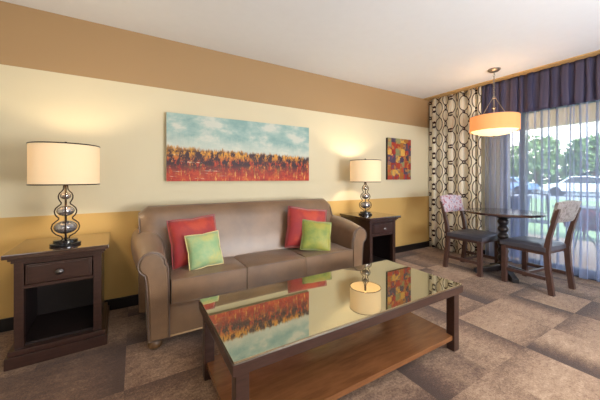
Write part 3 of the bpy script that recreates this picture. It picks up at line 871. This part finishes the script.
def outdoor_chair(loc, rot, label):
    t = thing('patio_chair', label, 'chair', loc, rot, 'metal patio chairs')
    for sx in (-1, 1):
        x = sx * .25
        MB().tube([(x, -.24, 0), (x, -.24, .62), (x, .2, .64)], .012, 6).build('arm_frame', M['outdoor_metal'], t)
        MB().tube([(x, .28, 0), (x * .96, .2, .45), (x * .9, .3, .9)], .012, 6).build('leg', M['outdoor_metal'], t)
    m = MB()
    for k in range(8): m.box(-.25, .25, -.24 + k * .057, -.21 + k * .057, .42, .432)
    m.build('seat', M['outdoor_metal'], t)
    m = MB()
    for k in range(8):
        x = -.21 + k * .06; m.tube([(x, .21, .45), (x, .3, .88)], .006, 5)
    m.tube([(-.225, .3, .9), (0, .31, .93), (.225, .3, .9)], .012, 6).build('backrest', M['outdoor_metal'], t)
outdoor_chair((5.9, 2.12, -.03), 1.9, 'dark metal patio chair seen through the sheer behind the dining table')
t = thing('patio_table', 'small round metal patio table seen through the sheer by the right chair', 'table', (6.05, 1.52, -.03))
MB().lathe([(.30, .69), (.33, .70), (.33, .715), (.31, .72)], 40).build('tabletop', M['outdoor_metal'], t)
for k in range(3):
    a = k * 2 * PI / 3 + .5
    MB().tube([(.24 * math.cos(a), .24 * math.sin(a), .7), (.05 * math.cos(a), .05 * math.sin(a), .35), (.26 * math.cos(a), .26 * math.sin(a), 0)], .011, 6).build('leg', M['outdoor_metal'], t)
# blue bin
t = thing('recycling_bin', 'blue bin outside, seen through the sheer left of the door handle', 'bin', (4.95, 2.03, -.03))
MB().hexa([(-.17, -.15, 0), (.17, -.15, 0), (.17, .15, 0), (-.17, .15, 0)], [(-.21, -.19, .86), (.21, -.19, .86), (.21, .19, .86), (-.21, .19, .86)], .01).build('body', M['blue_plastic'], t)
MB().box(-.225, .225, -.205, .205, .861, .905, .012).build('lid', M['blue_plastic'], t)
# red shrub at the lawn edge
t = thing('red_shrub', 'round dark red shrub at the edge of the patio near the right of the photo', 'shrub', (7.6, 1.85, -.06))
q = random.Random(4); m = MB()
for k in range(420):
    a, b = q.uniform(0, 2 * PI), math.acos(q.uniform(-.6, 1)); rr = .3 * q.uniform(.6, 1)
    c = Vector((rr * math.sin(b) * math.cos(a), rr * math.sin(b) * math.sin(a), .32 + rr * .9 * math.cos(b)))
    u = Vector((q.gauss(0, 1), q.gauss(0, 1), q.gauss(0, 1))).normalized(); w2 = u.orthogonal().normalized(); v2 = u.cross(w2); s = .06
    m.bm.faces.new([m.bm.verts.new(c + w2 * s), m.bm.verts.new(c + v2 * s * .6), m.bm.verts.new(c - w2 * s), m.bm.verts.new(c - v2 * s * .6)])
m.build('foliage', M['red_leaf'], t, smooth=0)
MB().tube([(0, 0, 0), (.01, 0, .35)], .02, 6).build('stem', M['trunk'], t)

# ------------------------------------------------------------------ lights
def point(loc, energy, col, size=.03):
    l = bpy.data.lights.new('lamp_light', 'POINT'); l.energy = energy; l.color = col; l.shadow_soft_size = size
    o = bpy.data.objects.new('lamp_light', l); C.objects.link(o); o.location = loc
def area(loc, target, sx, sy, energy, col):
    l = bpy.data.lights.new('area_light', 'AREA'); l.shape = 'RECTANGLE'; l.size = sx; l.size_y = sy; l.energy = energy; l.color = col
    o = bpy.data.objects.new('area_light', l); C.objects.link(o); o.location = loc
    d = Vector(target) - Vector(loc); o.rotation_euler = d.to_track_quat('-Z', 'Y').to_euler()
    return o
WARM = (1.0, .82, .58)
for L in (LN, LF): point((L[0], L[1], L[2] + .56), 13.0, WARM, .04)
point((ppx, ppy, 1.80), 5, (1, .78, .5), .06)
# added fill lights behind the camera to brighten the room, no real fixtures
area((-1.2, -2.1, 1.45), (1.2, 1.0, 1.3), 2.0, 1.5, 24, (.94, .96, 1))
area((.6, -.6, CH - .02), (.6, -.6, 0), 1.2, 1.2, 27, (1, .97, .92))
area((2.2, -1.6, 1.0), (1.8, .6, CH), 1.6, 1.0, 140, (.95, .97, 1))
po = area((WX + .16, .56, 1.05), (0, .56, 1.05), 2.6, 2.05, 1, (1, 1, 1)); po.data.cycles.is_portal = True
s = bpy.data.lights.new('sun', 'SUN'); s.energy = 7; s.angle = .02; s.color = (1, .95, .86)
so = bpy.data.objects.new('sun', s); C.objects.link(so); so.rotation_euler = Vector((.45, .55, -1)).to_track_quat('-Z', 'Y').to_euler()

w = bpy.data.worlds.new('sky'); bpy.context.scene.world = w; w.use_nodes = True
nt = w.node_tree; bg = nt.nodes['Background']
tc = nt.nodes.new('ShaderNodeTexCoord'); sp = nt.nodes.new('ShaderNodeSeparateXYZ'); rp = nt.nodes.new('ShaderNodeValToRGB')
nt.links.new(tc.outputs['Generated'], sp.inputs[0]); nt.links.new(sp.outputs[2], rp.inputs[0]); nt.links.new(rp.outputs[0], bg.inputs[0])
rp.color_ramp.elements[0].color = (1, .96, .9, 1); rp.color_ramp.elements[1].color = (.45, .65, 1, 1)
rp.color_ramp.elements[1].position = .6
bg.inputs[1].default_value = 5.2

# ------------------------------------------------------------------ camera
cam = bpy.data.cameras.new('camera'); co = bpy.data.objects.new('camera', cam); C.objects.link(co)
cam.sensor_width = 36; cam.lens = 278 / 600 * 36; cam.shift_y = -21.3 / 600; cam.clip_start = .05
co.location = (0, 0, 1.129)
co.rotation_euler = (PI / 2, 0, math.atan2(.8599, .5105) - PI / 2)
sc = bpy.context.scene; sc.camera = co
sc.view_settings.view_transform = 'Standard'; sc.view_settings.look = 'None'
sc.view_settings.exposure = 0; sc.view_settings.gamma = 1; sc.view_settings.use_curve_mapping = False
sc.cycles.max_bounces = 10; sc.cycles.transparent_max_bounces = 24; sc.cycles.sample_clamp_indirect = 6
